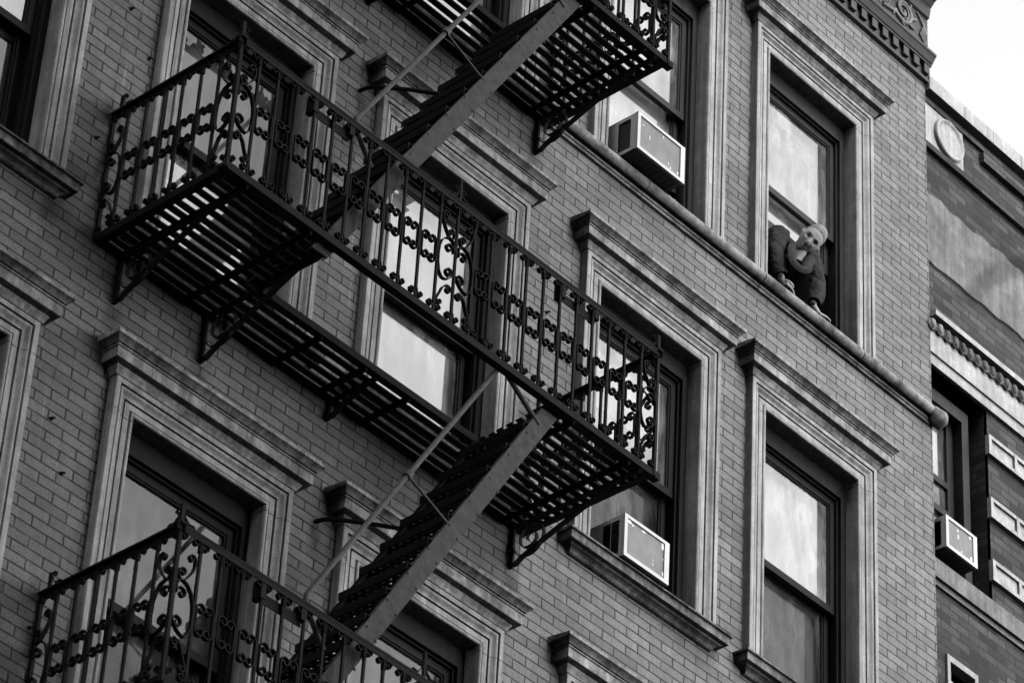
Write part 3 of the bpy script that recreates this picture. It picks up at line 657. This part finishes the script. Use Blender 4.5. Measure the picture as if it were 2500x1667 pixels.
# ------------------------------------------------------------------ the person leaning out of the top right window
pr = None
HC = Vector((15.262, -.13, 15.865)); HL = Vector((.786, -.155, -.598)).normalized(); HF = Vector((-.60, -.52, -.61)); HF = (HF - HL*HF.dot(HL)).normalized(); HU = HF.cross(HL).normalized()
if HU.z < 0: HU = -HU
def head_pt(l, f, u): return HC + HL*l + HF*f + HU*u
def g(x, s): return math.exp(-(x/s)**2)
def skull(az, el, k=1.0):
    """az 0 = straight ahead; returns local (left, front, up)"""
    ce, se = math.cos(el), math.sin(el); l = .072*ce*math.sin(az); f = .092*ce*math.cos(az); u = .117*se
    if u < 0:
        t = -u/.117; l *= 1 - .36*t**1.5
        if f < 0: f *= 1 - .62*t**.9
        else: f = f*(1 - .12*t) + .022*t*t*max(0, math.cos(az))
    if f > 0 and k == 1.0:
        al = abs(l)
        f += .028*g(l, .012)*g(u + .030, .020) + .012*g(l, .010)*g(u + .006, .022)               # nose
        f -= .019*g(al - .031, .016)*g(u - .006, .013)                                        # eye sockets
        f += .005*g(al - .028, .022)*g(u - .026, .008)                                        # brow
        f += .006*g(l, .022)*g(u + .066, .007) - .004*g(l, .022)*g(u + .0735, .003) + .005*g(l, .018)*g(u + .081, .006) + .007*g(l, .02)*g(u + .106, .012)
        f += .004*g(al - .042, .016)*g(u + .025, .018) - .004*g(al - .045, .014)*g(u + .065, .018)
    return l*k, f*k, u*k
NA, NE = 56, 48
b = MB(); vs_ = []
for i in range(NE + 1):
    el = -PI/2 + PI*i/NE
    for k in range(NA): vs_.append(head_pt(*skull(2*PI*k/NA, el)))
b.add(vs_, [(i*NA + k, i*NA + (k+1) % NA, (i+1)*NA + (k+1) % NA, (i+1)*NA + k) for i in range(NE) for k in range(NA)], True)
for sx in (-1, 1): b.tube([head_pt(sx*.066, -.012, -.012), head_pt(sx*.077, -.018, -.002), head_pt(sx*.079, -.02, .016)], [.012, .014, .009], 8); b.ball(tuple(head_pt(sx*.072, -.012, -.024)), .009)
b.tube([head_pt(0, -.03, -.03), head_pt(0, -.045, -.09), (15.250, -.045, 15.80), (15.245, -.02, 15.70)], [.055, .048, .052, .070], 16)
b.tube([(15.25, -.02, 15.76), (15.27, .04, 15.70), (15.29, .20, 15.62), (15.30, .5, 15.40)], [.075, .10, .13, .14], 14)
SHR, SHL = (15.125, .03, 15.885), (15.455, .03, 15.885)
ELR, ELL = (15.035, -.01, 15.665), (15.485, -.005, 15.675)
WRR, WRL = (15.050, -.055, 15.450), (15.385, -.055, 15.430)
b.tube([(15.26, .03, 15.85), SHR, ELR, WRR], [.07, .05, .038, .026], 12); b.tube([(15.28, .03, 15.85), SHL, ELL, WRL], [.07, .05, .038, .026], 12)
def hand(wr, pal, dirv, side, out, tips):
    wr, pal, dirv, side = Vector(wr), Vector(pal), Vector(dirv).normalized(), Vector(side).normalized()
    b.tube([wr, wr.lerp(pal, .5), pal], [.025, .022, .018], 10)
    for q in range(4):
        o = side*(-.024 + q*.016); k0 = pal + o*.75; L_ = tips[q]
        k1 = k0 + dirv*.018 + o*.2 + Vector((0, 0, .004)); k2 = k1 + dirv*L_*.52 + Vector((0, 0, .003)); k3 = k2 + dirv*L_*.30 + Vector(out)*.012; k4 = k3 + dirv*L_*.16 + Vector(out)*.012
        b.tube([k0 - dirv*.02, k0, k1, k2, k3, k4], [.012, .0115, .0100, .0088, .0080, .0060], 8); b.ball(tuple(k4), .0062)
    t0 = wr.lerp(pal, .45) - side*.018; t1 = t0 - side*.020 + dirv*.022; t2 = t1 + dirv*.026 - side*.004; t3 = t2 + dirv*.018 + side*.002
    b.tube([t0, t1, t2, t3], [.014, .0115, .0098, .007], 8); b.ball(tuple(t3), .0072)
hand(WRR, (15.090, -.062, 15.400), (.88, .10, -.25), (-.10, .90, .0), (.1, -.1, -.8), (.050, .058, .052, .040))
hand(WRL, (15.452, -.055, 15.392), (.96, -.10, -.06), (.10, -.85, -.30), (.2, -.2, -.5), (.066, .074, .068, .054))
pr = link("person", b.mesh("person", SKIN), None)
pr['label'] = "person with pale tied back hair and grey wool coat leaning out of a window"; pr['category'] = "person"
def remesh(o, v, it=2):
    r = o.modifiers.new("remesh", 'REMESH'); r.mode = 'VOXEL'; r.voxel_size = v; r.use_smooth_shade = True
    if it: q = o.modifiers.new("smooth", 'SMOOTH'); q.iterations = it; q.factor = .5
remesh(pr, .0036, 1)
# face details
for sx in (-1, 1):
    b = MB(); b.sweep([[head_pt(sx*.031 + .0150*math.cos(a)*r_, .0790 - .006*(abs(math.cos(a))*r_), .006 + .0055*math.sin(a)*r_) for a in [2*PI*k/14 for k in range(15)]] for r_ in (1., .6, .05)], smooth=True); part("eye", b, EYE, pr)
    b = MB(); b.tube([head_pt(sx*(.016 + .031*t), .0895 - .022*t*t - .002, .0235 + .007*math.sin(t*2.4)) for t in (0, .25, .5, .75, 1)], [.002, .003, .003, .0026, .001], 6); part("eyebrow", b, BROW, pr)
b = MB()
for uu, rr in ((-.0685, .0032), (-.0785, .0038)): b.tube([head_pt(l, .0985 - 9*l*l + (.002 if rr > .0035 else 0), uu + (.0026 - 6*l*l if rr < .0035 else -.001 + 9*l*l)) for l in (-.022, -.014, -.006, 0, .006, .014, .022)], [.001, rr*.7, rr, rr*.9, rr, rr*.7, .001], 6)
part("lips", b, LIP, pr)
b = MB(); pole = Vector((0, -.83, .56)); px_ = Vector((1, 0, 0)); py_ = pole.cross(px_)       # hair drawn back to a knot behind the head
def hair_pt(ph, th, k):
    d = pole*math.cos(th) + (px_*math.cos(ph) + py_*math.sin(ph))*math.sin(th); return head_pt(*skull(math.atan2(d.x/.072, d.y/.092), math.asin(max(-1, min(1, d.z))), k))
def th_max(ph):
    t = math.sin(ph)          # +1 towards the forehead or nape
    fore = (px_*math.cos(ph) + py_*math.sin(ph)).z
    return R_(78 + 30*max(0, fore)**1.5 - 26*max(0, -fore))
NP = 72
b.sweep([[hair_pt(2*PI*k/NP, th_max(2*PI*k/NP)*(1 - i/14*.97), 1.03 + .035*min(1, i/3)) for k in range(NP + 1)] for i in range(15)], smooth=True)
for k in range(NP):
    ph = 2*PI*(k + random.uniform(-.3, .3))/NP; t0 = th_max(ph)*random.uniform(.98, 1.03)
    b.tube([hair_pt(ph + random.uniform(-.03, .03), t0*(1 - q), 1.03 + .045*min(1, q*5)) for q in (0, .08, .2, .4, .65, .92)], [.001, .0032, .004, .004, .0038, .003], 5, False)
b.ball(tuple(head_pt(0, -.105, .055)), .033, 12, 8)
hr_ = part("hair", b, HAIR, pr)
# coat
b = MB()
b.tube([(15.29, .08, 15.85), (15.29, .19, 15.73), (15.30, .38, 15.56), (15.30, .6, 15.36)], [.12, .155, .17, .17], 18)
b.ball((15.29, .07, 15.86), .12, 16, 10, (1.55, .8, .62))
b.tube([SHR, (15.085, .018, 15.80), ELR, (15.036, -.040, 15.56), (15.044, -.054, 15.482)], [.080, .074, .064, .056, .051], 16)
b.tube([SHL, (15.472, .015, 15.79), ELL, (15.44, -.040, 15.55), (15.395, -.054, 15.470)], [.080, .074, .066, .058, .051], 16)
b.ball(SHR, .079, 14, 10); b.ball(SHL, .079, 14, 10)
ct = part("coat", b, COAT, pr); remesh(ct, .006, 6)
tx = bpy.data.textures.new('cloth_folds', 'CLOUDS'); tx.noise_scale = .06; dm_ = ct.modifiers.new('folds', 'DISPLACE'); dm_.texture = tx; dm_.strength = .022; dm_.texture_coords = 'GLOBAL'
b = MB()
b.tube([(15.25, .02, 15.72), (15.22, -.02, 15.62), (15.24, .0, 15.48), (15.26, .05, 15.40)], [.07, .105, .12, .12], 16); kt = part("black_top", b, KNIT, pr)
# wide collar hanging forward in a loop
b = MB(); lp = [(15.385, .03, 15.88), (15.27, .07, 15.92), (15.20, .02, 15.90), (15.170, -.045, 15.82), (15.120, -.09, 15.72), (15.080, -.12, 15.62), (15.070, -.145, 15.54), (15.115, -.16, 15.510), (15.175, -.155, 15.545), (15.225, -.135, 15.63), (15.285, -.105, 15.73), (15.355, -.045, 15.84), (15.385, .03, 15.88)]
sm = []
for i in range(len(lp) - 1):
    p0, p1, p2, p3 = [Vector(lp[j % (len(lp) - 1)]) for j in (i - 1, i, i + 1, i + 2)]
    for t in (0, .25, .5, .75): sm.append(.5*((2*p1) + (p2 - p0)*t + (2*p0 - 5*p1 + 4*p2 - p3)*t*t + (3*p1 - p0 - 3*p2 + p3)*t**3))
sm.append(sm[0]); cc = Vector((15.20, -.06, 15.72)); rows = []
for i, p in enumerate(sm):
    d = (sm[(i + 1) % (len(sm) - 1)] - sm[i - 1]).normalized(); o = (p - cc); o = (o - d*o.dot(d)).normalized(); nn = d.cross(o)
    wd = .034 + .007*math.sin(i*.8) + .010*math.sin(i*.37) + .004*max(0, math.sin((i - 14)/26*PI))
    rows.append([p + o*(wd*math.cos(a)) + nn*(.016*math.sin(a) + .010*math.cos(2*a)) for a in [2*PI*k/14 for k in range(15)]])
b.sweep(rows, smooth=True); part("collar", b, COAT, pr)
for w0, w1 in (((15.043, -.053, 15.488), (15.047, -.058, 15.460)), ((15.400, -.053, 15.478), (15.390, -.057, 15.449))):
    b = MB(); b.tube([w0, w1], [.053, .050], 16, False); b.tube([w1, w0], [.044, .044], 16, False); part("cuff", b, COAT, pr)

# ------------------------------------------------------------------ bare twig of a street tree, close to the camera and out of focus
TW = [(3.919, -9.611, 3.801), (3.899, -9.547, 3.779), (3.879, -9.498, 3.766), (3.863, -9.463, 3.758), (3.853, -9.439, 3.752), (3.851, -9.418, 3.739), (3.85, -9.402, 3.727), (3.844, -9.383, 3.721), (3.829, -9.352, 3.713), (3.801, -9.309, 3.71), (3.771, -9.271, 3.712)]
TW2 = [(3.851, -9.418, 3.739), (3.839, -9.441, 3.768), (3.837, -9.467, 3.787), (3.846, -9.508, 3.806)]
CO = Vector((0, -12.1, 0)); TW, TW2 = [[CO + (Vector(p) - CO)*.5 for p in q] for q in (TW[:9], TW2)]
b = MB(); b.tube(TW, [.0042, .0038, .0034, .0032, .0030, .0028, .0024, .002, .001], 8); b.tube(TW2, [.002, .0018, .0015, .001], 6)
tw = link("tree_twig", b.mesh("tree_twig", BARK)); tw['label'] = "blurred bare twig near the camera, crossing the dark brick building at right"; tw['category'] = "twig"
